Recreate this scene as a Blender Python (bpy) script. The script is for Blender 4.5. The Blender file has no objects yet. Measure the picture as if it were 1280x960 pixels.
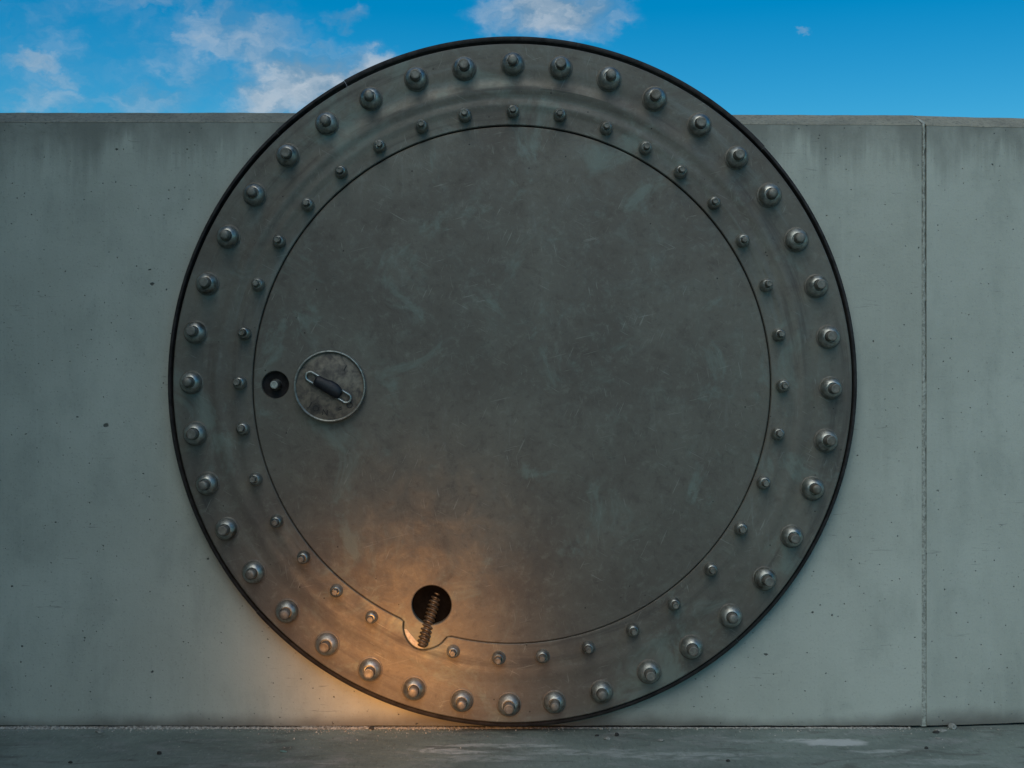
import bpy, bmesh, math, random
from mathutils import Vector, Matrix, noise as mnoise
from mathutils.geometry import delaunay_2d_cdt

# ------------------------------------------------------------------ camera, sky, sun, exposure
S = 0.002                       # metres per unit of the layout grid
DEPTH = 1650.0                  # camera to hatch face, in the same units
GROUND = 436.5                  # camera axis above the ground, in the same units
ZC = GROUND * S

scene = bpy.context.scene
cam_data = bpy.data.cameras.new('camera')
cam_data.sensor_width = 36.0
cam_data.lens = 36.0 * DEPTH / 1280.0
cam_data.clip_end = 2000.0
cam = bpy.data.objects.new('camera', cam_data)
scene.collection.objects.link(cam)
cam.location = (0.0, -DEPTH * S, ZC)
cam.rotation_euler = (math.radians(90), 0, 0)
scene.camera = cam

SUN_DIR = Vector((-0.20, -0.62, 0.74)).normalized()      # towards the sun
SUN_EL = math.asin(SUN_DIR.z)
SUN_AZ = math.atan2(SUN_DIR.x, SUN_DIR.y)

world = bpy.data.worlds.new('World')
scene.world = world
world.use_nodes = True

sun_data = bpy.data.lights.new('sun', 'SUN')
sun_data.energy = 1.5
sun_data.angle = math.radians(54)
sun_data.color = (1.0, 0.95, 0.80)
sun = bpy.data.objects.new('sun', sun_data)
scene.collection.objects.link(sun)
sun.rotation_euler = (-SUN_DIR).to_track_quat('-Z', 'Y').to_euler()

scene.view_settings.view_transform = 'Standard'
scene.view_settings.look = 'None'
scene.view_settings.gamma = 1.0
scene.view_settings.exposure = 0.25
scene.view_settings.use_curve_mapping = False
scene.cycles.max_bounces = 5
scene.cycles.diffuse_bounces = 2
scene.cycles.glossy_bounces = 2
world.cycles.sampling_method = 'NONE'


# ------------------------------------------------------------------ node helpers
DETAIL_MAX = 5.0


class NT:
    def __init__(self, tree):
        self.t = tree
        self.n = tree.nodes
        self.n.clear()

    def new(self, kind, **kw):
        nd = self.n.new(kind)
        for k, v in kw.items():
            setattr(nd, k, v)
        return nd

    def put(self, sock, v):
        if v is None:
            return
        if isinstance(v, bpy.types.NodeSocket):
            self.t.links.new(v, sock)
        elif isinstance(v, (tuple, list)) and sock.type == 'RGBA' and len(v) == 3:
            sock.default_value = (*v, 1.0)
        else:
            sock.default_value = v

    def math(self, op, a, b=None, c=None, clamp=False):
        nd = self.new('ShaderNodeMath', operation=op, use_clamp=clamp)
        for i, v in enumerate((a, b, c)):
            self.put(nd.inputs[i], v)
        return nd.outputs[0]

    def vmath(self, op, a, b=None, out=0):
        nd = self.new('ShaderNodeVectorMath', operation=op)
        self.put(nd.inputs[0], a)
        if b is not None:
            if op == 'SCALE':
                self.put(nd.inputs['Scale'], b)
            else:
                self.put(nd.inputs[1], b)
        return nd.outputs[out]

    def xyz(self, x, y, z):
        nd = self.new('ShaderNodeCombineXYZ')
        for i, v in enumerate((x, y, z)):
            self.put(nd.inputs[i], v)
        return nd.outputs[0]

    def sep(self, v):
        nd = self.new('ShaderNodeSeparateXYZ')
        self.put(nd.inputs[0], v)
        return nd.outputs

    def noise(self, vec, scale=5.0, detail=4.0, rough=0.55, dist=0.0, color=False):
        nd = self.new('ShaderNodeTexNoise')
        self.put(nd.inputs['Vector'], vec)
        self.put(nd.inputs['Scale'], scale)
        self.put(nd.inputs['Detail'], min(detail, DETAIL_MAX))
        self.put(nd.inputs['Roughness'], rough)
        self.put(nd.inputs['Distortion'], dist)
        return nd.outputs[1 if color else 0]

    def voronoi(self, vec, scale, feature='F1', out='Distance', rand=1.0):
        nd = self.new('ShaderNodeTexVoronoi', feature=feature)
        self.put(nd.inputs['Vector'], vec)
        self.put(nd.inputs['Scale'], scale)
        self.put(nd.inputs['Randomness'], rand)
        return nd.outputs[out] if out else nd.outputs

    def ramp(self, f, a, b, lo=0.0, hi=1.0, smooth=True):
        nd = self.new('ShaderNodeMapRange', interpolation_type='SMOOTHSTEP' if smooth else 'LINEAR')
        for i, v in enumerate((f, a, b, lo, hi)):
            self.put(nd.inputs[i], v)
        return nd.outputs[0]

    def mix(self, f, a, b, blend='MIX'):
        nd = self.new('ShaderNodeMix', data_type='RGBA', blend_type=blend, clamp_factor=True)
        self.put(nd.inputs[0], f)
        self.put(nd.inputs[6], a)
        self.put(nd.inputs[7], b)
        return nd.outputs[2]

    def mapping(self, vec, loc=(0, 0, 0), rot=(0, 0, 0), scale=(1, 1, 1)):
        nd = self.new('ShaderNodeMapping')
        self.put(nd.inputs[0], vec)
        nd.inputs[1].default_value = loc
        nd.inputs[2].default_value = rot
        nd.inputs[3].default_value = scale
        return nd.outputs[0]

    def bump(self, h, dist, strength=1.0, normal=None):
        nd = self.new('ShaderNodeBump')
        self.put(nd.inputs['Height'], h)
        nd.inputs['Distance'].default_value = dist
        nd.inputs['Strength'].default_value = strength
        self.put(nd.inputs['Normal'], normal)
        return nd.outputs[0]


def material(name):
    m = bpy.data.materials.new(name)
    m.use_nodes = True
    g = NT(m.node_tree)
    bsdf = g.new('ShaderNodeBsdfPrincipled')
    out = g.new('ShaderNodeOutputMaterial')
    m.node_tree.links.new(bsdf.outputs[0], out.inputs[0])
    co = g.new('ShaderNodeTexCoord').outputs['Object']
    return m, g, bsdf, co


def finish(g, bsdf, color, rough=0.6, metal=0.0, normal=None, spec=None):
    g.put(bsdf.inputs['Base Color'], color)
    g.put(bsdf.inputs['Roughness'], rough)
    g.put(bsdf.inputs['Metallic'], metal)
    if spec is not None:
        g.put(bsdf.inputs['Specular IOR Level'], spec)
    if normal is not None:
        g.put(bsdf.inputs['Normal'], normal)


# ------------------------------------------------------------------ sky with clouds
def build_sky():
    g = NT(world.node_tree)
    sky = g.new('ShaderNodeTexSky', sky_type='NISHITA')
    sky.sun_disc = False
    sky.sun_elevation = SUN_EL
    sky.sun_rotation = SUN_AZ
    sky.air_density = 1.0
    sky.dust_density = 0.2
    sky.ozone_density = 3.0
    hs = g.new('ShaderNodeHueSaturation')
    hs.inputs['Hue'].default_value = 0.5
    hs.inputs['Saturation'].default_value = 1.56
    hs.inputs['Value'].default_value = 1.0
    g.put(hs.inputs['Color'], sky.outputs[0])
    tint = g.mix(1.0, hs.outputs[0], SKY_TINT, 'MULTIPLY')
    bg = g.new('ShaderNodeBackground')
    g.put(bg.inputs[0], tint)
    bg.inputs[1].default_value = 0.085

    d = g.vmath('NORMALIZE', g.new('ShaderNodeTexCoord').outputs['Generated'])
    dx, dy, dz = g.sep(d)
    az = g.math('ARCTAN2', dx, dy)
    el = g.math('ARCSINE', dz)
    p = g.xyz(az, el, 0.0)
    # ragged edges: shift the lookup with fine noise
    wob = g.noise(g.mapping(p, scale=(41, 60, 1)), 1.0, 5.0, 0.6, color=True)
    pw = g.vmath('ADD', p, g.vmath('SCALE', g.vmath('SUBTRACT', wob, (0.5, 0.5, 0.5)), 0.040))

    def ang(px, py):
        a = math.atan((px - 640) / DEPTH)
        return a, math.asin((480 - py) / math.sqrt(DEPTH ** 2 + (px - 640) ** 2 + (480 - py) ** 2))

    banks = [   # centre, half width, half height, thickness
        (400, 106, 112, 48, 1.25), (450, 112, 80, 52, 1.2), (300, 42, 92, 52, 0.74), (350, 122, 80, 40, 1.0), (330, 70, 60, 50, 0.72),
        (46, 82, 46, 17, 0.70), (80, 102, 30, 11, 0.5), (190, 122, 75, 24, 0.60), (80, 126, 110, 18, 0.46),
        (200, 4, 80, 16, 0.55), (690, 10, 100, 42, 1.15), (620, 12, 36, 34, 0.62), (1000, 36, 13, 6, 0.50), (170, 80, 270, 110, 0.34),
        (430, 22, 40, 14, 0.52), (255, 100, 60, 40, 0.45), (760, 22, 40, 24, 0.6)]
    m = None
    for (px, py, rx, ry, wgt) in banks:
        a, e = ang(px, py)
        q = g.vmath('MULTIPLY', g.vmath('SUBTRACT', pw, (a, e, 0)), (DEPTH / rx / 1.45, DEPTH / ry / 1.45, 0))
        k = g.ramp(g.vmath('LENGTH', q, out=1), 1.0, 0.1, 0.0, wgt)
        m = k if m is None else g.math('MAXIMUM', m, k)
    # scattered fair-weather clouds over the rest of the sky
    general = g.ramp(g.noise(g.mapping(p, loc=(3.1, 1.7, 0), scale=(5, 9, 1)), 1.0, 6.0, 0.58), 0.53, 0.68, 0.0, 0.9)
    away = g.ramp(g.vmath('LENGTH', g.vmath('MULTIPLY', g.vmath('SUBTRACT', p, (0, 0.24, 0)), (1 / 0.52, 1 / 0.18, 0)), out=1), 0.9, 1.3)
    m = g.math('MAXIMUM', m, g.math('MULTIPLY', general, away))

    def fluff(vec):
        return g.noise(g.mapping(vec, loc=(0.7, 0.4, 0), scale=(21, 33, 1)), 1.0, 5.0, 0.54)
    n0 = fluff(pw)
    n1 = fluff(g.vmath('ADD', pw, (0.008, 0.013, 0)))
    dens = g.math('ADD', m, g.math('MULTIPLY', g.math('SUBTRACT', n0, 0.5), 1.15))
    alpha = g.ramp(dens, 0.05, 1.30, 0.0, 0.85)
    alpha = g.math('MULTIPLY', alpha, g.ramp(m, 0.0, 0.4))
    lit = g.math('ADD', g.math('MULTIPLY', g.math('SUBTRACT', n0, n1), 2.0), g.ramp(n0, 0.3, 0.70, 0.05, 0.85), clamp=True)
    ccol = g.mix(lit, (0.20, 0.30, 0.40), (0.46, 0.52, 0.58))
    cb = g.new('ShaderNodeBackground')
    g.put(cb.inputs[0], ccol)
    cb.inputs[1].default_value = 0.87
    ms = g.new('ShaderNodeMixShader')
    g.put(ms.inputs[0], alpha)
    g.t.links.new(bg.outputs[0], ms.inputs[1])
    g.t.links.new(cb.outputs[0], ms.inputs[2])
    out = g.new('ShaderNodeOutputWorld')
    g.t.links.new(ms.outputs[0], out.inputs[0])


SKY_TINT = (0.90, 1.18, 1.0)
build_sky()


# ------------------------------------------------------------------ materials
def at(px, py, dep):
    """the point on the plane dep units behind the hatch face, from its bearing"""
    k = (DEPTH + dep) / DEPTH * S
    return Vector(((px - 640) * k, dep * S, ZC + (480 - py) * k))


def concrete_wall_material():
    m, g, b, co = material('wall_concrete')
    x, y, z = g.sep(co)
    big = g.noise(co, 1.6, 5.0, 0.6, 0.4)
    mid = g.noise(g.mapping(co, scale=(7, 7, 4)), 1.0, 6.0, 0.65, 0.3)
    fine = g.noise(co, 160.0, 4.0, 0.7)
    streak = g.noise(g.mapping(co, scale=(13, 1, 0.9)), 1.0, 6.0, 0.66)
    streak2 = g.noise(g.mapping(co, loc=(4, 0, 2), scale=(60, 1, 2.2)), 1.0, 5.0, 0.6)
    col = g.mix(g.ramp(big, 0.32, 0.68), (0.338, 0.356, 0.316), (0.408, 0.430, 0.386))
    col = g.mix(g.math('MULTIPLY', g.ramp(mid, 0.45, 0.72), 0.48), col, (0.258, 0.282, 0.255))
    col = g.mix(g.math('MULTIPLY', g.ramp(streak2, 0.5, 0.75), 0.22), col, (0.435, 0.455, 0.415))
    # run-off stains hanging from the coping, each as long as its own streak
    reach = g.math('ADD', g.math('MULTIPLY', streak, 0.62), -0.16)
    top = g.math('SUBTRACT', ZC + 331 * S, z)
    run = g.math('MULTIPLY', g.ramp(g.math('DIVIDE', top, g.math('MAXIMUM', reach, 0.02)), 1.0, 0.0), g.ramp(mid, 0.25, 0.6, 0.35, 0.85))
    col = g.mix(run, col, (0.165, 0.172, 0.155))
    # dark fade along the foot, partly dirt, with a ragged upper edge
    edge = g.noise(g.mapping(co, loc=(9, 0, 0), scale=(2.2, 1, 2.2)), 1.0, 5.0, 0.6)
    dirt_fade = g.ramp(g.math('SUBTRACT', z, g.math('MULTIPLY', g.math('SUBTRACT', edge, 0.42), 0.12)), 0.042, -0.01, 0.0, 0.8)
    col = g.mix(dirt_fade, col, (0.095, 0.085, 0.075))
    speck = g.ramp(fine, 0.56, 0.76, 0.0, 0.6)
    col = g.mix(speck, col, (0.11, 0.12, 0.12))
    # blow holes: sparse pits of several sizes
    wv = g.vmath('ADD', co, g.vmath('SCALE', g.vmath('SUBTRACT', g.noise(co, 90.0, 2.0, 0.5, color=True), (0.5, 0.5, 0.5)), 0.008))
    flat = g.vmath('MULTIPLY', wv, (1, 0, 1))
    pits = None
    for sc, thr, size in ((8.0, 0.84, 0.042), (19.0, 0.86, 0.065), (60.0, 0.60, 0.12)):
        sh = g.vmath('ADD', flat, (sc * 0.37, 0, sc * 0.11))
        vn = g.voronoi(sh, sc, out=None)
        dist, cell = vn['Distance'], g.sep(vn['Color'])[0]
        k = g.math('MULTIPLY', g.ramp(dist, size, size * 0.45), g.math('GREATER_THAN', cell, thr))
        pits = k if pits is None else g.math('MAXIMUM', pits, k)
    for (px, py, rad) in ((132, 532, 3.4), (190, 355, 2.6), (187, 337, 1.7), (146, 187, 1.6), (97, 521, 1.4), (27, 808, 1.6), (15, 733, 1.8), (957, 818, 2.0), (1016, 765, 1.6), (1219, 322, 1.6), (1217, 680, 1.8), (69, 653, 1.3), (190, 840, 1.7)):
        c = at(px, py, 25.0)
        q = g.vmath('MULTIPLY', g.vmath('SUBTRACT', flat, (c.x, 0, c.z)), (0.9, 0, 1.25))
        pits = g.math('MAXIMUM', pits, g.ramp(g.vmath('LENGTH', q, out=1), rad * 1.15 * S, rad * 0.6 * S))
    # fine hairline marks left by the shuttering
    hair = g.noise(g.mapping(co, rot=(0, 0.5, 0), scale=(14, 1, 160)), 1.0, 3.0, 0.5, 1.2)
    hair = g.math('MULTIPLY', g.ramp(hair, 0.66, 0.72), g.ramp(g.noise(co, 5.0, 2.0), 0.50, 0.62))
    col = g.mix(g.math('MULTIPLY', hair, 0.45), col, (0.08, 0.085, 0.085))
    col = g.mix(g.math('MULTIPLY', pits, 0.85), col, (0.035, 0.037, 0.037))
    h = g.math('ADD', g.math('MULTIPLY', fine, 0.5), g.math('MULTIPLY', g.noise(co, 28.0, 4.0), 0.9))
    h = g.math('SUBTRACT', h, g.math('MULTIPLY', pits, 2.2))
    finish(g, b, col, g.ramp(mid, 0.3, 0.7, 0.72, 0.9), 0.0, g.bump(h, 0.0022, 0.6), 0.3)
    return m


def coping_material():
    m, g, b, co = material('coping_concrete')
    fine = g.noise(co, 110.0, 5.0, 0.75)
    big = g.noise(co, 7.0, 5.0, 0.6)
    col = g.mix(g.ramp(big, 0.35, 0.65), (0.212, 0.208, 0.172), (0.285, 0.275, 0.222))
    col = g.mix(g.ramp(fine, 0.48, 0.66, 0.0, 0.8), col, (0.12, 0.125, 0.11))
    col = g.mix(g.ramp(g.noise(co, 70.0, 3.0, 0.6), 0.62, 0.72, 0.0, 0.5), col, (0.34, 0.34, 0.31))
    finish(g, b, col, 0.9, 0.0, g.bump(fine, 0.004, 0.7), 0.1)
    return m


def ground_material():
    m, g, b, co = material('ground_concrete')
    big = g.noise(co, 2.2, 6.0, 0.62, 0.6)
    mid = g.noise(g.mapping(co, scale=(6, 9, 1)), 1.0, 6.0, 0.7, 0.8)
    fine = g.noise(g.mapping(co, scale=(110, 34, 1)), 1.0, 5.0, 0.75)
    col = g.mix(g.ramp(big, 0.3, 0.7), (0.118, 0.148, 0.134), (0.195, 0.236, 0.212))
    col = g.mix(g.ramp(mid, 0.48, 0.75, 0.0, 0.6), col, (0.27, 0.28, 0.275))
    col = g.mix(g.ramp(g.noise(g.mapping(co, loc=(2, 5, 0), scale=(5, 14, 1)), 1.0, 6.0, 0.7, 1.0), 0.52, 0.70, 0.0, 0.7), col, (0.085, 0.088, 0.08))
    col = g.mix(g.ramp(fine, 0.54, 0.72, 0.0, 0.65), col, (0.07, 0.075, 0.07))
    col = g.mix(g.ramp(fine, 0.44, 0.28, 0.0, 0.55), col, (0.36, 0.39, 0.37))

    wob = g.vmath('SCALE', g.vmath('SUBTRACT', g.noise(co, 22.0, 5.0, 0.65, color=True), (0.5, 0.5, 0.5)), 0.06)
    pw = g.vmath('ADD', co, wob)

    broken = g.ramp(g.noise(g.mapping(co, loc=(7, 3, 0), scale=(14, 26, 1)), 1.0, 5.0, 0.72, 0.8), 0.36, 0.62)

    def patch(px, py, rx, ry, power, colour, solid=False):
        nonlocal col
        d = GROUND * DEPTH / (py - 480)
        c = ((px - 640) * d / DEPTH * S, (d - DEPTH) * S, 0)
        q = g.vmath('MULTIPLY', g.vmath('SUBTRACT', pw, c), (1 / (rx * S), 1 / (ry * S), 0))
        k = g.ramp(g.vmath('LENGTH', q, out=1), 1.15, 0.65, 0.0, power)
        col = g.mix(k if solid else g.math('MULTIPLY', k, broken), col, colour)
    pale = (0.46, 0.49, 0.48)
    patch(1042, 928, 44, 17, 0.85, (0.46, 0.48, 0.48), True)
    patch(1010, 926, 26, 9, 0.6, pale)
    patch(545, 937, 34, 9, 0.75, pale)
    patch(575, 940, 46, 9, 0.7, pale)
    patch(625, 932, 85, 9, 0.55, pale)
    patch(600, 948, 70, 16, 0.4, pale)
    patch(860, 945, 110, 18, 0.42, pale)
    patch(1100, 939, 46, 8, 0.55, pale)
    patch(1180, 952, 60, 14, 0.25, pale)
    patch(720, 940, 90, 14, 0.4, pale)
    patch(960, 926, 60, 10, 0.3, pale)
    # trowel and scuff lines
    scr = g.noise(g.mapping(co, rot=(0, 0, 0.18), scale=(7, 110, 1)), 1.0, 3.0, 0.55, 1.5)
    scr = g.math('MULTIPLY', g.ramp(scr, 0.62, 0.72), g.ramp(g.noise(co, 6.0, 3.0), 0.45, 0.62))
    col = g.mix(g.math('MULTIPLY', scr, 0.55), col, (0.40, 0.41, 0.40))
    h = g.math('ADD', g.math('MULTIPLY', fine, 0.5), g.noise(g.mapping(co, scale=(20, 30, 1)), 1.0, 5.0, 0.6))
    finish(g, b, col, g.ramp(mid, 0.3, 0.7, 0.7, 0.9), 0.0, g.bump(h, 0.005, 0.8), 0.2)
    return m


def steel_material(name, polar):
    m, g, b, co = material(name)
    x, y, z = g.sep(co)
    big = g.noise(co, 2.4, 6.0, 0.6, 0.5)
    mid = g.noise(co, 15.0, 7.0, 0.74, 0.5)
    fine = g.noise(co, 130.0, 4.0, 0.7)
    mott = g.noise(co, 48.0, 5.0, 0.72, 0.3)
    col = g.mix(g.ramp(big, 0.34, 0.66), (0.107, 0.094, 0.080), (0.140, 0.130, 0.110))
    col = g.mix(g.ramp(mid, 0.52, 0.76, 0.0, 0.55), col, (0.17, 0.175, 0.152))
    col = g.mix(g.ramp(mid, 0.46, 0.28, 0.0, 0.45), col, (0.075, 0.066, 0.058))
    col = g.mix(g.ramp(mott, 0.52, 0.72, 0.0, 0.5), col, (0.185, 0.185, 0.158))
    col = g.mix(g.ramp(mott, 0.47, 0.30, 0.0, 0.45), col, (0.075, 0.066, 0.057))
    vert = g.noise(g.mapping(co, scale=(46, 1, 7)), 1.0, 6.0, 0.68, 0.4)
    col = g.mix(g.math('MULTIPLY', g.ramp(vert, 0.56, 0.76), g.ramp(big, 0.42, 0.62, 0.0, 0.42)), col, (0.20, 0.21, 0.195))
    # rubbed patina spots
    blot = g.ramp(g.noise(g.mapping(co, loc=(1.3, 0, 4.4)), 5.0, 7.0, 0.70, 0.9), 0.53, 0.68, 0.0, 0.7)
    col = g.mix(blot, col, (0.165, 0.195, 0.172))
    rough = g.ramp(mid, 0.3, 0.7, 0.62, 0.44)
    if polar:
        r = g.math('SQRT', g.math('ADD', g.math('MULTIPLY', x, x), g.math('MULTIPLY', z, z)))
        th = g.math('ARCTAN2', x, z)
        pv = g.xyz(g.math('MULTIPLY', r, 26.0), g.math('MULTIPLY', g.math('SINE', th), 1.3), g.math('MULTIPLY', g.math('COSINE', th), 1.3))
        band = g.noise(pv, 1.0, 5.0, 0.62, 0.3)
        col = g.mix(g.ramp(band, 0.54, 0.74, 0.0, 0.6), col, (0.17, 0.18, 0.168))
        col = g.mix(g.ramp(band, 0.46, 0.30, 0.0, 0.6), col, (0.058, 0.052, 0.048))
        rough = g.math('ADD', rough, g.ramp(band, 0.3, 0.7, 0.06, -0.08))
    # scratches in several directions, each only here and there
    sc = None
    for i, (ang, across, along, lo) in enumerate(((0.25, 300, 12, 0.69), (1.15, 280, 15, 0.69), (-0.5, 320, 13, 0.69), (1.75, 260, 18, 0.69))):
        rot = g.mapping(co, loc=(i * 1.7, 0, i * 0.9), rot=(0, ang, 0))
        n = g.noise(g.mapping(rot, scale=(along, 1, across)), 1.0, 2.0, 0.5, 0.25)
        k = g.math('MULTIPLY', g.ramp(n, lo - 0.015, lo + 0.01), g.ramp(g.noise(rot, 9.0, 2.0), 0.50, 0.60))
        sc = k if sc is None else g.math('MAXIMUM', sc, k)
    col = g.mix(g.math('MULTIPLY', sc, 0.42), col, (0.28, 0.285, 0.255))
    # dark specks and chips
    vn = g.voronoi(co, 28.0, out=None)
    chip = g.math('MULTIPLY', g.ramp(vn['Distance'], 0.075, 0.03), g.math('GREATER_THAN', g.sep(vn['Color'])[1], 0.86))
    col = g.mix(chip, col, (0.03, 0.028, 0.026))
    h = g.math('ADD', g.math('MULTIPLY', fine, 0.35), mid)
    finish(g, b, col, rough, 0.25, g.bump(h, 0.0016, 0.5), 0.35)
    return m


def bolt_material(name, base, rough0, metal):
    m, g, b, co = material(name)
    rnd = g.new('ShaderNodeObjectInfo').outputs['Random']
    off = g.vmath('ADD', co, g.xyz(g.math('MULTIPLY', rnd, 7.0), g.math('MULTIPLY', rnd, 3.0), 0.0))
    n = g.noise(off, 90.0, 5.0, 0.65, 0.5)
    n2 = g.noise(off, 30.0, 3.0, 0.6)
    col = g.mix(g.ramp(n, 0.35, 0.7), tuple(c * 0.72 for c in base), tuple(c * 1.2 for c in base))
    col = g.mix(g.math('MULTIPLY', g.ramp(n2, 0.50, 0.72), g.ramp(rnd, 0.2, 1.0, 0.25, 0.85)), col, (0.10, 0.078, 0.055))
    rough = g.math('ADD', g.ramp(n2, 0.3, 0.7, rough0 + 0.12, rough0 - 0.04), g.math('MULTIPLY', rnd, 0.08))
    finish(g, b, col, rough, metal, g.bump(n, 0.0008, 0.3), 0.5)
    return m


def plain(name, base, rough, metal=0.0, scale=60.0, vary=0.35, bump=0.0008, other=None, spec=0.4):
    m, g, b, co = material(name)
    n = g.noise(co, scale, 5.0, 0.65, 0.4)
    lo = other or tuple(c * (1 - vary) for c in base)
    col = g.mix(g.ramp(n, 0.3, 0.7), lo, tuple(min(1, c * (1 + vary)) for c in base))
    finish(g, b, col, g.ramp(n, 0.3, 0.7, rough + 0.08, rough - 0.06), metal, g.bump(n, bump, 0.6), spec)
    return m


M = {
    'wall': concrete_wall_material(),
    'coping': coping_material(),
    'ground': ground_material(),
    'plate': steel_material('plate_steel', False),
    'flange': steel_material('flange_steel', True),
    'bolt': bolt_material('dome_bolt_steel', (0.41, 0.42, 0.39), 0.38, 0.95),
    'stud': bolt_material('stud_steel', (0.20, 0.19, 0.168), 0.5, 0.6),
    'rim': plain('rim_rubber', (0.027, 0.0245, 0.0245), 0.75, 0.0, 40.0, 0.4, spec=0.25),
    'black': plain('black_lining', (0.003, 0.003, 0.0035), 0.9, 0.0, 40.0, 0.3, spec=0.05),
    'recess': plain('recess_lining', (0.015, 0.0135, 0.014), 0.7, 0.0, 60.0, 0.4, spec=0.15),
    'dial_rim': plain('dial_rim_metal', (0.29, 0.295, 0.27), 0.42, 0.7, 120.0, 0.35),
    'dial': plain('dial_face_metal', (0.150, 0.128, 0.100), 0.55, 0.25, 38.0, 0.4, 0.0012, other=(0.062, 0.055, 0.052)),
    'loop': plain('loop_metal', (0.33, 0.345, 0.33), 0.36, 0.9, 150.0, 0.3),
    'grip': plain('grip_rubber', (0.009, 0.010, 0.014), 0.5, 0.0, 80.0, 0.3),
    'letter': plain('stamped_letter', (0.028, 0.026, 0.025), 0.6, 0.2, 80.0, 0.3),
    'lip': plain('lip_lit_bare_metal', (0.50, 0.47, 0.42), 0.5, 0.2, 90.0, 0.25),  # bare metal, paled further to carry the facet's lit highlight
    'rod': plain('rod_iron', (0.095, 0.082, 0.064), 0.45, 0.6, 120.0, 0.5, 0.0012, other=(0.022, 0.020, 0.019)),
    'sealant': plain('joint_sealant', (0.285, 0.30, 0.27), 0.85, 0.0, 120.0, 0.4, 0.002),
    'mortar': plain('mortar_crumbs', (0.33, 0.32, 0.29), 0.95, 0.0, 150.0, 0.5, 0.004, other=(0.11, 0.105, 0.095)),
    'pebble': plain('pebble_stone', (0.22, 0.225, 0.21), 0.85, 0.0, 90.0, 0.4, 0.002),
    'dark_pebble': plain('dark_chip', (0.03, 0.03, 0.028), 0.8, 0.0, 90.0, 0.4, 0.002),
    'chip_green': plain('green_chip', (0.10, 0.20, 0.20), 0.6, 0.0, 90.0, 0.3, 0.001),
}

# ------------------------------------------------------------------ mesh helpers
COL = scene.collection


def link(name, me, mat, parent=None, loc=(0, 0, 0), rot=None):
    o = bpy.data.objects.new(name, me)
    COL.objects.link(o)
    if mat is not None and not me.materials:
        me.materials.append(mat)
    o.location = loc
    if rot is not None:
        o.rotation_euler = rot
    if parent is not None:
        o.parent = parent
    return o


def tag(o, label, cat=None, group=None, kind=None):
    o['label'] = label
    if cat:
        o['category'] = cat
    if group:
        o['group'] = group
    if kind:
        o['kind'] = kind
    return o


def empty(name, loc=(0, 0, 0), parent=None):
    o = bpy.data.objects.new(name, None)
    COL.objects.link(o)
    o.location = loc
    if parent is not None:
        o.parent = parent
    return o


def to_mesh(bm, name, smooth=True, angle=32.0, recalc=True):
    if recalc:
        bmesh.ops.recalc_face_normals(bm, faces=bm.faces)
    lim = math.radians(angle)
    for f in bm.faces:
        f.smooth = smooth
    for e in bm.edges:
        if len(e.link_faces) == 2:
            e.smooth = e.calc_face_angle(0.0) < lim
        else:
            e.smooth = False
    me = bpy.data.meshes.new(name)
    bm.to_mesh(me)
    bm.free()
    return me


def lathe(profile, seg, a0=0.0, a1=math.tau, name='lathe', close_profile=False, angle=32.0, jitter=0.0, seed=0):
    """profile: (radius, y) points; revolved about the Y axis (y < 0 faces the camera)"""
    bm = bmesh.new()
    full = abs(a1 - a0 - math.tau) < 1e-6
    n = seg if full else seg + 1
    rings = []
    for i in range(n):
        a = a0 + (a1 - a0) * i / seg
        k = 1.0 + (jitter * mnoise.noise(Vector((math.cos(a) * 3, math.sin(a) * 3, seed))) if jitter else 0.0)
        rings.append([bm.verts.new((math.sin(a) * r * k, y, math.cos(a) * r * k)) for r, y in profile])
    m = len(profile)
    for i in range(seg):
        A, B = rings[i], rings[(i + 1) % n]
        for j in range(m if close_profile else m - 1):
            bm.faces.new((A[j], A[(j + 1) % m], B[(j + 1) % m], B[j]))
    if not full and close_profile:
        bm.faces.new(rings[0])
        bm.faces.new(list(reversed(rings[-1])))
    bmesh.ops.remove_doubles(bm, verts=bm.verts, dist=1e-6)
    return to_mesh(bm, name, angle=angle)


def inside(poly, x, y):
    c = False
    j = len(poly) - 1
    for i in range(len(poly)):
        xi, yi = poly[i]
        xj, yj = poly[j]
        if (yi > y) != (yj > y) and x < (xj - xi) * (y - yi) / (yj - yi) + xi:
            c = not c
        j = i
    return c


def circle(cx, cy, r, n, ph=0.0):
    return [(cx + r * math.sin(ph + math.tau * i / n), cy + r * math.cos(ph + math.tau * i / n)) for i in range(n)]


def inset(poly, d):
    """move every vertex d towards the left of travel (sign chooses the side)"""
    out = []
    n = len(poly)
    for i in range(n):
        ax, ay = poly[i - 1]
        bx, by = poly[(i + 1) % n]
        tx, ty = bx - ax, by - ay
        L = math.hypot(tx, ty) or 1
        out.append((poly[i][0] - ty / L * d, poly[i][1] + tx / L * d))
    return out


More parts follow.
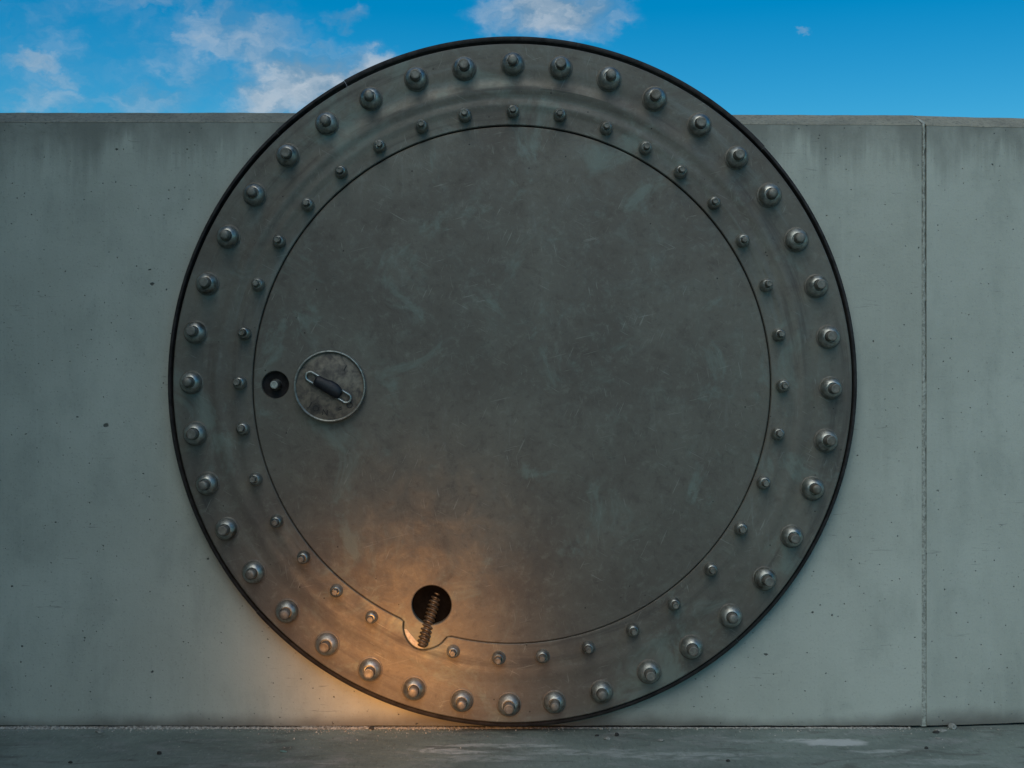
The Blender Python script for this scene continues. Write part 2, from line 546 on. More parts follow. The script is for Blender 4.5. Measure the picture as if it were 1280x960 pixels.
def plate_mesh(name, loops, interior, depth, back, chamfer):
    """loops: [(polygon, inset polygon, is_hole)] in grid units about the centre; depth(x, z) gives the
    face (negative = towards the camera); chamfer = drop at the boundary; back = depth of the rear"""
    verts, edges, drop = [], [], []
    for poly, ins, hole in loops:
        for ring, dr in ((poly, chamfer), (ins, 0.0)):
            if ring is None:
                continue
            k = len(verts)
            verts += [Vector(p) for p in ring]
            drop += [dr] * len(ring)
            edges += [(k + i, k + (i + 1) % len(ring)) for i in range(len(ring))]
    for p in interior:
        verts.append(Vector(p))
        drop.append(0.0)
    v, e, f, ov, oe, of = delaunay_2d_cdt(verts, edges, [], 0, 1e-5)
    bm = bmesh.new()
    bv = []
    for i, p in enumerate(v):
        dr = drop[ov[i][0]] if ov[i] else 0.0
        bv.append(bm.verts.new((p.x * S, (depth(p.x, p.y) + dr) * S, p.y * S)))
    outer = [l[0] for l in loops if not l[2]]
    holes = [l[0] for l in loops if l[2]]
    for tri in f:
        cx = sum(v[i].x for i in tri) / len(tri)
        cy = sum(v[i].y for i in tri) / len(tri)
        if all(inside(o, cx, cy) for o in outer) and not any(inside(h, cx, cy) for h in holes):
            bm.faces.new([bv[i] for i in tri])
    for x in [x for x in bm.verts if not x.link_faces]:
        bm.verts.remove(x)
    bmesh.ops.recalc_face_normals(bm, faces=bm.faces)
    if sum(fc.normal.y for fc in bm.faces) > 0:
        bmesh.ops.reverse_faces(bm, faces=bm.faces)
    bnd = [x for x in bm.edges if len(x.link_faces) == 1]
    r = bmesh.ops.extrude_edge_only(bm, edges=bnd)
    for x in r['geom']:
        if isinstance(x, bmesh.types.BMVert):
            x.co.y = back * S
    bmesh.ops.recalc_face_normals(bm, faces=bm.faces)
    return to_mesh(bm, name, recalc=False, angle=25)


def tube(points, radii, seg, name, cap=True, closed=False):
    bm = bmesh.new()
    rings = []
    n = len(points)
    up = Vector((0, 1, 0))
    for i, p in enumerate(points):
        a = points[i - 1] if (i or closed) else points[i]
        b = points[(i + 1) % n] if (i < n - 1 or closed) else points[i]
        t = (b - a).normalized()
        s = t.cross(up)
        if s.length < 1e-4:
            s = t.cross(Vector((1, 0, 0)))
        s.normalize()
        u = s.cross(t).normalized()
        rings.append([bm.verts.new(p + (s * math.cos(math.tau * k / seg) + u * math.sin(math.tau * k / seg)) * radii[i]) for k in range(seg)])
    for i in range(n if closed else n - 1):
        A, B = rings[i], rings[(i + 1) % n]
        for k in range(seg):
            bm.faces.new((A[k], A[(k + 1) % seg], B[(k + 1) % seg], B[k]))
    if cap and not closed:
        bm.faces.new(rings[0])
        bm.faces.new(rings[-1])
    return to_mesh(bm, name, angle=50)


# ------------------------------------------------------------------ ground
bm = bmesh.new()
bmesh.ops.create_grid(bm, x_segments=8, y_segments=8, size=300.0)
ground = link('ground', to_mesh(bm, 'ground'), M['ground'])
tag(ground, 'worn grey concrete ground with pale scuffs in front of the wall', kind='structure')

# ------------------------------------------------------------------ wall
WALL = 25.0                       # wall face, units behind the hatch face
ZT1 = (480 - 152.5) * (DEPTH + WALL) / DEPTH
ZT2 = (480 - 141) * (DEPTH + WALL + 36) / DEPTH
wall = empty('concrete_wall', (0, WALL * S, 0))
tag(wall, 'grey concrete wall with sloped coping behind the round steel hatch', 'wall', kind='thing')


def panel(x0, x1, y_off, seed, tilt0=0.0, tilt1=0.0):
    """body and coping of one cast length; x in units, local to the wall foot"""
    random.seed(seed)
    n = max(2, int((x1 - x0) / 12))
    body, cop = bmesh.new(), bmesh.new()
    rb, rc = [], []
    for i in range(n + 1):
        x = x0 + (x1 - x0) * i / n
        t = tilt0 + (tilt1 - tilt0) * i / n
        j = [mnoise.noise(Vector((x * 0.03, seed, q * 3.3))) * 0.7 + random.uniform(-.25, .25) for q in range(4)]
        z1 = (ZT1 + GROUND + t + j[0] * 0.8)
        z2 = (ZT2 + GROUND + t + j[1] * 0.6)
        xe0 = x + (random.uniform(-.5, .5) if i in (0, n) else 0)
        pts = [(0, 3.0 + j[2] * 0.8), (0, 40), (0, z1 - 90), (0, z1 - 1.2), (180, z1 - 1.2), (180, 3.0)]
        rb.append([body.verts.new((xe0 * S, (y_off + y) * S, z * S)) for y, z in pts])
        pts = [(-0.3, z1 - 1.0), (0.9, z1 + 0.5), (34 + j[3], z2 - 1.0), (38, z2), (180, z2), (180, z1 - 1.0)]
        rc.append([cop.verts.new((x * S, (y_off + y) * S, z * S)) for y, z in pts])
    for b_, r_ in ((body, rb), (cop, rc)):
        for i in range(n):
            for k in range(6):
                b_.faces.new((r_[i][k], r_[i][(k + 1) % 6], r_[i + 1][(k + 1) % 6], r_[i + 1][k]))
        b_.faces.new(r_[0])
        b_.faces.new(r_[-1])
    return to_mesh(body, 'wall_panel', angle=40), to_mesh(cop, 'coping', angle=12)


def add_panel(x0, x1, y_off, seed, rz=0.0, pivot=0.0, **kw):
    bme, cme = panel(x0 - pivot, x1 - pivot, y_off, seed, **kw)
    b_ = link('wall_panel', bme, M['wall'], wall, (pivot * S, 0, 0), (0, 0, rz))
    c_ = link('coping', cme, M['coping'], b_)
    return b_


K = (DEPTH + WALL) / DEPTH
add_panel(-3200, (256 - 640) * K + 2.0, 0.35, 3, tilt0=0.0, tilt1=0.5)
add_panel((256 - 640) * K, (1151.9 - 640) * K, 0.0, 11, tilt0=0.5, tilt1=-3.0)
PIV = (1158.0 - 640) * K
add_panel(PIV, PIV + 2400, 0.0, 17, rz=math.radians(6.5), pivot=PIV, tilt0=-3.5, tilt1=-3.5)

# tall wall added out of view on the left to shade that side
bm = bmesh.new()
bmesh.ops.create_cube(bm, size=1.0)
for v in bm.verts:
    v.co = Vector((-1.85 + v.co.x * 0.3, -1.75 + v.co.y * 3.5, 2.5 + v.co.z * 5.0))
bmesh.ops.bevel(bm, geom=bm.edges[:], offset=0.012, segments=2, affect='EDGES')
blocker = link('shade_blocker', to_mesh(bm, 'shade_blocker'), M['coping'])
tag(blocker, 'added tall concrete blocker, unseen at the far left, shading the left side', 'wall', kind='thing')

# sealant bead in the joint, ragged on both sides, following the coping
random.seed(5)
bm = bmesh.new()
path = [(0.8 + 0.0, z) for z in range(2, int(ZT1 + GROUND - 3), 5)]
path += [(1.0, ZT1 + GROUND - 3.0), (3.0, ZT1 + GROUND - 0.5), (36, ZT2 + GROUND - 4.6), (170, ZT2 + GROUND - 4.4)]
prev = None
XJ = (1155 - 640) * K
for (y, z) in path:
    f = min(1.0, z / (ZT1 + GROUND))
    wl = 1.9 + (1 - f) * 1.9 + random.uniform(-.8, .8)
    wr = 1.7 + (1 - f) * 1.9 + random.uniform(-.8, .8)
    bul = random.uniform(-.3, .3)
    row = [bm.verts.new(((XJ + dx) * S, (y + dy + bul) * S, z * S)) for dx, dy in ((-wl, 4.0), (-wl, .5), (-wl * .45, -.5), (wr * .45, -.5), (wr, .5), (wr, 4.0))]
    if prev:
        for k in range(5):
            bm.faces.new((prev[k], prev[k + 1], row[k + 1], row[k]))
    prev = row
link('joint_sealant', to_mesh(bm, 'joint_sealant', angle=50), M['sealant'], wall)

# ------------------------------------------------------------------ the round hatch
hatch = empty('round_hatch', (0, 0.0, 0.0))
tag(hatch, 'huge round dark steel hatch ringed by two circles of bolts on concrete wall', 'hatch')

# outer rim: rubber and iron edging in butted lengths
rc = at(640.5, 477.2, 10)
RO = 430.4 * (DEPTH + 12) / DEPTH
cuts = [-43.4, -29.2, 47.0, 139.0, 228.0, 316.6]
for i in range(len(cuts) - 1):
    a0, a1 = math.radians(cuts[i] + 0.012), math.radians(cuts[i + 1] - 0.012)
    dr = (0.0, 0.7, -0.3, 0.2, -0.4)[i]
    ro = (RO + dr) * S
    prof = [(RO * S - 5.6 * S, 24.4 * S), (RO * S - 5.6 * S, 5.6 * S), (ro - 4.2 * S, 4.4 * S), (ro - 1.8 * S, 5.2 * S), (ro - 0.5 * S, 7.4 * S), (ro, 11 * S), (ro, 18 * S), (ro - 1.5 * S, 24.4 * S)]
    seg = max(10, int((cuts[i + 1] - cuts[i]) * 1.6))
    link('rim_segment', lathe(prof, seg, a0, a1, 'rim_segment', True, angle=50, jitter=0.0006, seed=i), M['rim'], hatch, (rc.x, 0, rc.z))

# back plate that carries everything
bp = link('back_plate', lathe([(0, 13.5 * S), (423 * S, 13.5 * S), (423 * S, 24.0 * S), (0, 24.0 * S)], 128, name='back_plate'), M['black'], hatch, (rc.x, 0, rc.z))

# flange: polar grid with shallow turned swells, cut by the lobe of the door plate
FC = (640.6, 479.0)               # bearing of the flange centre
fc = at(*FC, 0)
PC = (639.6, 481.2)               # bearing of the door plate centre
pc = at(*PC, 0)


def door_outline(n=360, R=323.0, grow=0.0):
    """circle with the keyhole lobe hanging over the flange at the lower left; about the plate centre"""
    lobe_px = [(505.2, 777.2), (504.6, 785), (506.0, 793), (509.2, 800), (513.0, 805), (517.5, 808.8), (522, 811), (527, 812.0), (532, 811.9), (537, 811.0),
               (542.5, 809.2), (547.5, 806.8), (552.2, 803.2), (555, 799.8), (558.3, 796.2)]
    lobe = [(x - PC[0], PC[1] - y) for x, y in lobe_px]
    cx, cy = 532 - PC[0], PC[1] - 783
    lobe = [((x - cx) * (1 + grow / 28) + cx, (y - cy) * (1 + grow / 28) + cy) for x, y in lobe]
    a_hi = math.atan2(lobe[0][0], lobe[0][1])
    a_lo = math.atan2(lobe[-1][0], lobe[-1][1])
    # walk clockwise (atan2(x, z) growing) from the lobe's first corner round to its last
    pts = []
    span = (a_lo - a_hi) % math.tau
    m = n
    for i in range(1, m):
        a = a_hi + span * i / m
        pts.append(((R + grow) * math.sin(a), (R + grow) * math.cos(a)))
    pts_l = list(reversed(lobe))
    return pts + pts_l if math.hypot(pts[-1][0] - pts_l[0][0], pts[-1][1] - pts_l[0][1]) < 40 else list(reversed(pts)) + pts_l


out_door = door_outline()
area = sum(out_door[i - 1][0] * out_door[i][1] - out_door[i][0] * out_door[i - 1][1] for i in range(len(out_door)))
if area < 0:
    out_door.reverse()            # now anticlockwise: left of travel is inside
gap_door = door_outline(grow=1.3)
area = sum(gap_door[i - 1][0] * gap_door[i][1] - gap_door[i][0] * gap_door[i - 1][1] for i in range(len(gap_door)))
if area < 0:
    gap_door.reverse()

FR = 424.4
ox, oz = PC[0] - FC[0], FC[1] - PC[1]
fl_in = [(x + ox + 0.1, z + oz + 0.55) for x, z in gap_door]
fl_in_ins = inset(fl_in, -1.1)
fl_out = list(reversed(circle(0, 0, FR, 360)))
fl_out_ins = list(reversed(circle(0, 0, FR - 1.3, 360)))


def swell(x, z):
    r = math.hypot(x, z)
    a = math.atan2(x, z)
    v = 0.0
    w1 = 366 + 2.2 * math.sin(3 * a + 1) + 1.2 * math.sin(7 * a)
    v -= 1.9 * math.exp(-((r - w1) / 6.5) ** 2)
    w2 = 347 + 1.6 * math.sin(2 * a + 2)
    v -= 1.2 * math.exp(-((r - w2) / 4.0) ** 2)
    v += 0.9 * math.exp(-((r - 382) / 7.0) ** 2)
    v *= 0.55 + 0.45 * mnoise.noise(Vector((math.sin(a) * 2.2, math.cos(a) * 2.2, 3.1)))
    fade = 0.25 + 0.75 * max(0.0, min(1.0, (z / 380 + 0.55)))
    return v * 2.3 * fade + 0.7 * mnoise.noise(Vector((x * 0.012, z * 0.012, 7.7)))


pts = []
for k, r in enumerate(range(330, 422, 4)):
    for i in range(300):
        a = math.tau * (i + 0.5 * (k % 2)) / 300
        p = (r * math.sin(a), r * math.cos(a))
        if not inside(inset(fl_in, -2.6), *p) if r < 365 else True:
            pts.append(p)
flange_me = plate_mesh('flange_ring', [(fl_out, fl_out_ins, False), (fl_in, fl_in_ins, True)], pts, swell, 13.0, 1.1)
flange = link('flange_ring', flange_me, M['flange'], hatch, fc)

# door plate with keyhole and bolt pocket
HOLE = (539.5 - PC[0], PC[1] - 756.2, 24.8)
POCK = (344.3 - PC[0], PC[1] - 481.0, 17.0)


def crown(x, z):
    r2 = (x * x + z * z) / 323.0 ** 2
    return -7.0 * max(0.0, 1.0 - r2) + 0.8 * mnoise.noise(Vector((x * 0.008, z * 0.008, 1.3)))


door_ins = inset(out_door, 1.3)
hole = circle(HOLE[0], HOLE[1], HOLE[2], 56)
hole_i = circle(HOLE[0], HOLE[1], HOLE[2] + 1.0, 56)
pock = circle(POCK[0], POCK[1], POCK[2], 44)
pock_i = circle(POCK[0], POCK[1], POCK[2] + 0.8, 44)
pts = []
for k, r in enumerate(range(0, 321, 8)):
    n = max(1, int(r * 0.75))
    for i in range(n):
        a = math.tau * (i + 0.5 * (k % 2)) / n
        p = (r * math.sin(a), r * math.cos(a))
        if math.hypot(p[0] - HOLE[0], p[1] - HOLE[1]) > HOLE[2] + 3 and math.hypot(p[0] - POCK[0], p[1] - POCK[1]) > POCK[2] + 3:
            pts.append(p)
door_me = plate_mesh('door_plate', [(out_door, door_ins, False), (hole, hole_i, True), (pock, pock_i, True)], pts, crown, 12.0, 1.0)
door = link('door_plate', door_me, M['plate'], hatch, pc)

# the worn lip along the left side of the lobe, its lit highlight put into the colour
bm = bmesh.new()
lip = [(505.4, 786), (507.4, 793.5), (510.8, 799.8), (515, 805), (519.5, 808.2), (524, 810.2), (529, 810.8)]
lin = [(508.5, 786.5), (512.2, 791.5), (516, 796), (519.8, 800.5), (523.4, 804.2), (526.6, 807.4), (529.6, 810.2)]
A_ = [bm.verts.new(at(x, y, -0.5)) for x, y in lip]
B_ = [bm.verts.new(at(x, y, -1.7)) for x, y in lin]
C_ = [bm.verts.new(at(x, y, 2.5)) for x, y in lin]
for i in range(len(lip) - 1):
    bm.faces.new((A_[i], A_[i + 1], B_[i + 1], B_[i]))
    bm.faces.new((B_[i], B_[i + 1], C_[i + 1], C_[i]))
link('worn_lit_lip', to_mesh(bm, 'worn_lit_lip'), M['lip'], hatch)

# linings of keyhole and pocket
kc = at(539.5, 756.2, 0)
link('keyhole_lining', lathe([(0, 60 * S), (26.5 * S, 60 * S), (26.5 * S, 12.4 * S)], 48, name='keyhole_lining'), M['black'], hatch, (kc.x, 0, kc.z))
pk = at(344.3, 481.0, 0)
link('pocket_lining', lathe([(0, 6.0 * S), (14 * S, 6.2 * S), (16.8 * S, 5.0 * S), (16.8 * S, 11 * S), (0, 11 * S)], 40, name='pocket_lining'), M['recess'], hatch, (pk.x, 0, pk.z))


# bolts ---------------------------------------------------------------
def rounded_profile(pairs):
    return [(r * S, y * S) for r, y in pairs]


dome_me = lathe(rounded_profile([(13.6, 0.6), (13.8, -2.6), (13.5, -5.0), (12.7, -7.4), (11.4, -9.5), (9.8, -11.2), (8.2, -12.5), (7.4, -12.8), (6.9, -12.2), (6.5, -10.8), (0, -10.8)]), 32, name='dome_nut', angle=60)
dome_me.materials.append(M['bolt'])
tip_me = lathe(rounded_profile([(6.3, -10.6), (6.3, -26.0), (5.7, -26.9), (4.5, -27.2), (4.2, -26.8), (0, -26.7)]), 20, name='stud_tip', angle=40)
tip_me.materials.append(M['stud'])
tip2_me = lathe(rounded_profile([(6.1, -10.6), (6.1, -24.6), (5.3, -25.8), (3.2, -26.4), (0, -26.6)]), 20, name='stud_tip', angle=50)
tip2_me.materials.append(M['stud'])
small_me = lathe(rounded_profile([(8.2, 0.6), (8.3, -3.0), (8.1, -6.0), (7.4, -8.6), (6.4, -10.6), (5.4, -11.8), (4.9, -12.0), (4.4, -11.4), (4.1, -10.4), (0, -10.4)]), 22, name='cone_nut', angle=60)
small_me.materials.append(M['bolt'])
stip_me = lathe(rounded_profile([(3.9, -10.2), (3.9, -21.6), (3.3, -22.2), (2.6, -22.2), (2.3, -21.4), (0, -21.3)]), 12, name='small_stud_tip', angle=40)
stip_me.materials.append(M['stud'])
stip2_me = lathe(rounded_profile([(4.0, -10.2), (4.0, -20.8), (3.4, -21.6), (0, -21.8)]), 6, name='small_stud_tip', angle=30)
stip2_me.materials.append(M['stud'])
washer_me = lathe(rounded_profile([(15.4, 0.8), (15.4, -0.5), (14.9, -0.9), (13.0, -0.9)]), 28, name='washer', angle=40)
washer_me.materials.append(M['flange'])

outer = [(641, 78), (701, 83), (762, 97), (819, 122), (875, 155), (922, 196), (963, 243), (997, 299), (1022, 357), (1037, 421),
         (1040, 485), (1034, 551), (1017, 611), (991, 671), (957, 724), (914, 771), (865, 810), (812, 841), (752, 866), (693, 879),
         (636, 882), (577, 877), (517, 862), (462, 838), (408, 806), (358, 765), (316, 716), (282, 662), (258, 605), (243, 542),
         (238, 478), (243, 415), (258, 354), (284, 295), (317, 242), (359, 193), (408, 153), (463, 122), (520, 97), (580, 84)]
inner = [(641, 138), (700, 143), (758, 159), (807, 184), (851, 214), (893, 253), (929, 300), (958, 356), (974, 418), (979, 482),
         (973, 542), (955, 603), (927, 661), (889, 712), (843, 755), (791, 788), (735, 810), (678, 821), (623, 823), (566, 815),
         (464, 772), (420, 739), (379, 697), (345, 652), (319, 599), (303, 536), (299, 478), (305, 416), (322, 355), (348, 301),
         (384, 255), (426, 214), (474, 182), (527, 157), (581, 143)]
random.seed(21)


def bolt(px, py, base_me, tips, name, part):
    p = at(px, py, -7)
    p.y = swell((px - FC[0]), (FC[1] - py)) * S
    rot = (random.uniform(-.025, .025), random.uniform(0, math.tau), random.uniform(-.025, .025))
    b_ = link(name, base_me, None, hatch, p, rot)
    s_ = random.uniform(0.965, 1.035)
    b_.scale = (s_, random.uniform(0.95, 1.06), s_)
    t_ = link('stud_tip', random.choice(tips), None, b_, (random.uniform(-.5, .5) * S, 0, random.uniform(-.5, .5) * S))
    return b_


for (px, py) in outer:
    b_ = bolt(px, py, dome_me, (tip_me, tip2_me), 'dome_nut', None)
    link('washer', washer_me, None, b_)
for (px, py) in inner:
    bolt(px, py, small_me, (stip_me, stip2_me, stip_me), 'cone_nut', None)

# stud standing in the dark pocket
pb_me = lathe(rounded_profile([(7.4, 6.4), (7.3, 3.0), (5.6, -1.0), (5.2, -3.0), (5.1, -9.5), (4.5, -10.4), (3.6, -10.5), (3.3, -10.0), (0, -9.9)]), 18, name='pocket_stud', angle=40)
link('pocket_stud', pb_me, M['bolt'], hatch, (pk.x, 0, pk.z))

# dial with loop handle ------------------------------------------------
DC = (412.6, 482.7)
dy0 = crown(DC[0] - PC[0], PC[1] - DC[1])
dc = at(*DC, dy0 - 6)
dc.y = dy0 * S
dial = link('dial', lathe(rounded_profile([(43.2, 1.0), (43.2, -7.6), (42.0, -8.2), (0, -8.6)]), 72, name='dial', angle=40), M['dial'], hatch, dc)
tag(dial, 'round worn metal dial with raised rim and stamped letters')
link('dial_rim', lathe(rounded_profile([(43.6, 1.0), (44.5, -0.5), (44.5, -11.0), (44.0, -12.0), (43.0, -12.2), (42.2, -11.6), (41.8, -7.8)]), 96, name='dial_rim', angle=40), M['dial_rim'], dial)
ang = math.atan2(27.4, 45.2)
ux = Vector((math.cos(ang), 0, -math.sin(ang)))
uz = Vector((math.sin(ang), 0, math.cos(ang)))
hl, hr = 26.0, 5.6
loop = []
for i in range(14):
    a = -math.pi / 2 + math.pi * i / 13
    loop.append((ux * (hl + hr * math.cos(a)) + uz * (hr * math.sin(a))))
for i in range(14):
    a = math.pi / 2 + math.pi * i / 13
    loop.append((ux * (-hl + hr * math.cos(a)) + uz * (hr * math.sin(a))))
off = Vector((-1.6, 0, -1.4))
loop = [(q + off + Vector((0, -11.6, 0))) * S for q in loop]
link('handle_loop', tube(loop, [1.6 * S] * len(loop), 10, 'handle_loop', closed=True), M['loop'], dial)
# grip: a rubber sleeve with a shoulder on its upper side
bm = bmesh.new()
rings = []
gp = [(-19, 2.2), (-18.4, 5.6), (-15.8, 6.9), (-8, 7.2), (0, 7.4), (8, 7.3), (14, 7.0), (17.2, 6.0), (18.2, 4.0), (18.8, 2.0)]
for (t, r) in gp:
    row = []
    for k in range(18):
        a = math.tau * k / 18
        c, s = math.cos(a), math.sin(a)
        extra = 1.0 + (0.42 * max(0, s) * math.exp(-((t - 5) / 8.5) ** 2))
        row.append(bm.verts.new((ux * t + uz * (r * s * extra) + Vector((0, -13.0 + r * 0.7 * c, 0)) + off) * S))
    rings.append(row)
for i in range(len(rings) - 1):
    for k in range(18):
        bm.faces.new((rings[i][k], rings[i][(k + 1) % 18], rings[i + 1][(k + 1) % 18], rings[i + 1][k]))
bm.faces.new(rings[0])
bm.faces.new(rings[-1])
link('handle_grip', to_mesh(bm, 'handle_grip', angle=60), M['grip'], dial)
# stamped letters round the dial face
for (ch, lx, ly, rotdeg) in (('J', 388.5, 506.0, 30), ('O', 395.3, 510.6, 24), ('N', 406.8, 515.6, 8), ('=', 425.6, 511.0, -22), ('O', 437.4, 506.6, -34), ('I', 431.6, 460.4, 28)):
    cu = bpy.data.curves.new('stamped_letter', 'FONT')
    cu.body = ch
    cu.size = 10.5 * S
    cu.align_x = 'CENTER'
    cu.align_y = 'CENTER'
    cu.extrude = 0.3 * S
    tmp = bpy.data.objects.new('tmp', cu)
    COL.objects.link(tmp)
    bpy.context.view_layer.update()
    me = bpy.data.meshes.new_from_object(tmp.evaluated_get(bpy.context.evaluated_depsgraph_get()))
    bpy.data.objects.remove(tmp)
    me.materials.clear()
    o = link('stamped_letter', me, M['letter'], dial, ((lx - DC[0]) * S, -8.7 * S, (DC[1] - ly) * S), (math.radians(90), math.radians(rotdeg), 0))

# threaded rod leaning out of the keyhole --------------------------------
A = at(546.0, 742.5, 20)
B = at(527.0, 808.5, -9)
axis = (B - A)
L = axis.length
axis.normalize()
s1 = axis.cross(Vector((0, 1, 0))).normalized()
s2 = s1.cross(axis).normalized()
bm = bmesh.new()
nl, na = 150, 22
pitch = 5.3 * S
rows = []
for i in range(nl + 1):
    t = L * i / nl
    row = []
    for k in range(na):
        a = math.tau * k / na
        ph = (t / pitch - k / na) % 1.0
        tri = 1 - abs(ph * 2 - 1)
        ridge = max(0.0, min(1.0, (tri - 0.25) / 0.45))
        r = 4.9 + 2.5 * ridge
        end = (L - t) / S
        if end < 5:
            r = min(r, 3.2 + 3.4 * math.sqrt(max(0.0, 1 - ((5 - end) / 5) ** 2)))
        r *= 1 + 0.05 * mnoise.noise(Vector((t * 300, a, 0)))
        row.append(bm.verts.new(A + axis * t + (s1 * math.cos(a) + s2 * math.sin(a)) * r * S))
    rows.append(row)
for i in range(nl):
    for k in range(na):
        bm.faces.new((rows[i][k], rows[i][(k + 1) % na], rows[i + 1][(k + 1) % na], rows[i + 1][k]))
bm.faces.new(rows[0])
bm.faces.new(rows[-1])
rod = link('threaded_rod', to_mesh(bm, 'threaded_rod', angle=60), M['rod'], hatch)
rod['label'] = 'dark rusty threaded rod leaning out of the keyhole'

LAMP_W = 160.0
# ------------------------------------------------------------------ warm lamp that throws the pool of light at the foot of the hatch
lamp_data = bpy.data.lights.new('work_lamp', 'SPOT')
lamp_data.energy = LAMP_W
lamp_data.color = (1.0, 0.41, 0.10)
lamp_data.spot_size = math.radians(100)
lamp_data.spot_blend = 0.6
lamp_data.shadow_soft_size = 0.06
lamp_data.use_nodes = True
lg = NT(lamp_data.node_tree)      # beam of a reflector lamp: hot core and wide spill
nz = lg.sep(lg.new('ShaderNodeTexCoord').outputs['Normal'])[2]
th = lg.math('ARCCOSINE', lg.math('ABSOLUTE', nz, clamp=True))


def lobe(deg, w):
    q = lg.math('DIVIDE', th, math.radians(deg))
    return lg.math('MULTIPLY', lg.math('EXPONENT', lg.math('MULTIPLY', lg.math('MULTIPLY', q, q), -1.0)), w)


em = lg.new('ShaderNodeEmission')
lg.put(em.inputs[1], lg.math('ADD', lobe(8.2, 0.88), lobe(16.5, 0.12)))
lo_ = lg.new('ShaderNodeOutputLight')
lamp_data.node_tree.links.new(em.outputs[0], lo_.inputs[0])
lamp = bpy.data.objects.new('work_lamp', lamp_data)
COL.objects.link(lamp)
lamp.location = (-0.34, -1.55, 0.42)
lamp_aim = at(502, 832, 0)
lamp.rotation_euler = (lamp_aim - Vector(lamp.location)).to_track_quat('-Z', 'Y').to_euler()

# ------------------------------------------------------------------ mortar, grit and loose bits at the foot of the wall
random.seed(77)
bm = bmesh.new()
prev = None
n = 900
for i in range(n + 1):
    x = -760 + (505 + 760) * i / n
    k = 0.5 + 0.5 * mnoise.noise(Vector((x * 0.02, 1.5, 0)))
    dens = 1.0 if x < -150 else max(0.25, 1.0 - (x + 150) / 220)
    w_ = (3.5 + 5 * k + random.uniform(-1.2, 1.2)) * (0.45 + 0.55 * dens)
    h_ = (0.9 + 2.0 * k + random.uniform(-.5, .7)) * (0.35 + 0.65 * dens)
    row = [bm.verts.new((x * S, (WALL + 2 - q * (w_ + 2)) * S, hh * S)) for q, hh in ((0, h_ * .9), (.35, h_ + random.uniform(-.4, .4)), (.7, h_ * .7 + random.uniform(-.4, .4)), (1.0, -.3))]
    if prev:
        for q in range(3):
            bm.faces.new((prev[q], prev[q + 1], row[q + 1], row[q]))
    prev = row
ridge = link('mortar_ridge', to_mesh(bm, 'mortar_ridge', angle=25), M['mortar'])
tag(ridge, 'crumbling pale mortar line along the foot of the wall', 'mortar', kind='stuff')

bm = bmesh.new()
for i in range(2600):
    left = random.random() < 0.68
    x = random.uniform(-720, -60) if left else random.uniform(-60, 720)
    d = min(90, random.expovariate(1 / (7 if random.random() < .8 else 35)))
    if mnoise.noise(Vector((x * 0.017, 4.2, 0))) + 0.5 * mnoise.noise(Vector((x * 0.06, 1.2, 0))) < random.uniform(-.55, .45):
        continue
    r = random.choice((.4, .45, .55, .7, .8, 1.4)) * random.uniform(.7, 1.25)
    yb = WALL - 3 - d - (math.tan(math.radians(6.5)) * 0 if x < PIV else 0)
    c = Vector((x, yb, r * .35))
    q = [Vector((random.uniform(-1, 1), random.uniform(-1, 1), random.uniform(-.6, .9))).normalized() for _ in range(5)]
    q = [Vector((1, 0, -.3)), Vector((-.5, .9, -.3)), Vector((-.5, -.9, -.3)), Vector((.1, .1, .8)), Vector((.4, -.5, .5))]
    ra = random.uniform(0, math.tau)
    vs = []
    for w in q:
        w = Matrix.Rotation(ra, 3, 'Z') @ w
        vs.append(bm.verts.new((c + w * r * random.uniform(.7, 1.3)) * S))
    for t in ((0, 1, 3), (1, 2, 3), (2, 0, 4), (0, 3, 4), (3, 2, 4)):
        bm.faces.new([vs[j] for j in t])
grit = link('grit', to_mesh(bm, 'grit', smooth=False), M['mortar'])
tag(grit, 'fine grit scattered on the ground along the wall', 'grit', kind='stuff')


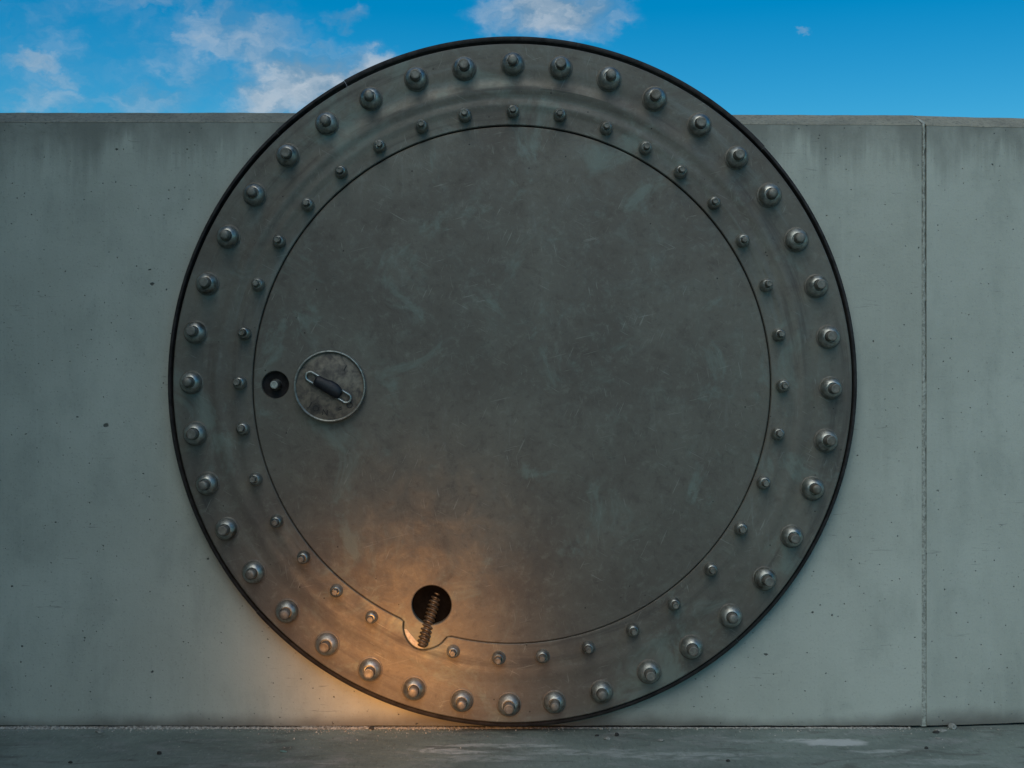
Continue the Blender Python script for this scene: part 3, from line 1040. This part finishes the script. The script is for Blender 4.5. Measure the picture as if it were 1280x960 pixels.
def pebble(px, py, w, h, mat, name, label, cat, flat=1.0, seed=0):
    d = GROUND * DEPTH / (py - 480)
    k = d / DEPTH
    c = Vector(((px - 640) * k * S, (d - DEPTH) * S, 0))
    random.seed(seed)
    bm = bmesh.new()
    bmesh.ops.create_icosphere(bm, subdivisions=2, radius=1.0)
    for v in bm.verts:
        n_ = 1 + 0.35 * mnoise.noise(v.co * 1.3 + Vector((seed * 3.7, 0, 0))) + random.uniform(-.05, .05)
        v.co = Vector((v.co.x * n_ * w * .5, v.co.y * n_ * w * .42 * flat, max(v.co.z * n_, -.75) * h * .5 + h * .36)) * S
    o = link(name, to_mesh(bm, name, angle=24), M[mat], None, c, (0, 0, random.uniform(-.5, .5)))
    tag(o, label, cat, 'loose bits on the ground by the wall')
    return o


pebble(1190, 911, 11, 8, 'pebble', 'pebble', 'rounded grey pebble against the wall foot right of the joint', 'pebble', seed=1)
pebble(1176, 914, 13, 3.5, 'pebble', 'stone_flake', 'thin flat stone flake just left of the rounded pebble', 'stone', seed=2)
pebble(1170, 916, 9, 3, 'dark_pebble', 'stone_chip', 'dark chip beside the thin flake under the wall joint', 'stone', seed=3)
pebble(1173, 923, 8, 1.6, 'pebble', 'stone_flake', 'pale sliver of stone lying out in front of the joint', 'stone', seed=4)
pebble(1158, 936, 5, 3, 'dark_pebble', 'stone_chip', 'tiny dark chip farthest from the wall below the joint', 'stone', seed=5)
pebble(759, 924, 9, 3.2, 'pebble', 'stone_flake', 'grey flake by the black speck right of the hatch foot', 'stone', seed=6)
pebble(771, 920, 5.5, 5, 'dark_pebble', 'stone_chip', 'black jagged speck close to the hatch foot', 'stone', seed=7)
pebble(746, 920, 6, 2.4, 'dark_pebble', 'stone_chip', 'small dark flake nearest the hatch foot on its right', 'stone', seed=8)
pebble(826, 926, 9, 2.6, 'pebble', 'pebble', 'pale flat pebble lying alone between hatch and white stain', 'pebble', seed=9)
pebble(910, 952, 5, 3, 'dark_pebble', 'stone_chip', 'dark chip alone at the picture edge left of the white stain', 'stone', seed=10)
pebble(199, 943, 6, 5, 'dark_pebble', 'stone_chip', 'black lump on bare ground at left, largest dark bit there', 'stone', seed=11)
pebble(88, 954, 5, 3, 'dark_pebble', 'stone_chip', 'dark chip near the bottom left corner of the picture', 'stone', seed=12)
pebble(354, 940, 10, 2.2, 'chip_green', 'paint_chip', 'blue green flat chip at the edge of the warm light', 'chip', flat=.6, seed=13)
pebble(125, 915, 11, 3.2, 'pebble', 'pebble', 'pale mortar lump in the line at the left wall foot', 'pebble', seed=14)
pebble(464, 912, 7, 5, 'dark_pebble', 'stone_chip', 'dark crumb at the warmly lit foot of the wall', 'stone', seed=15)
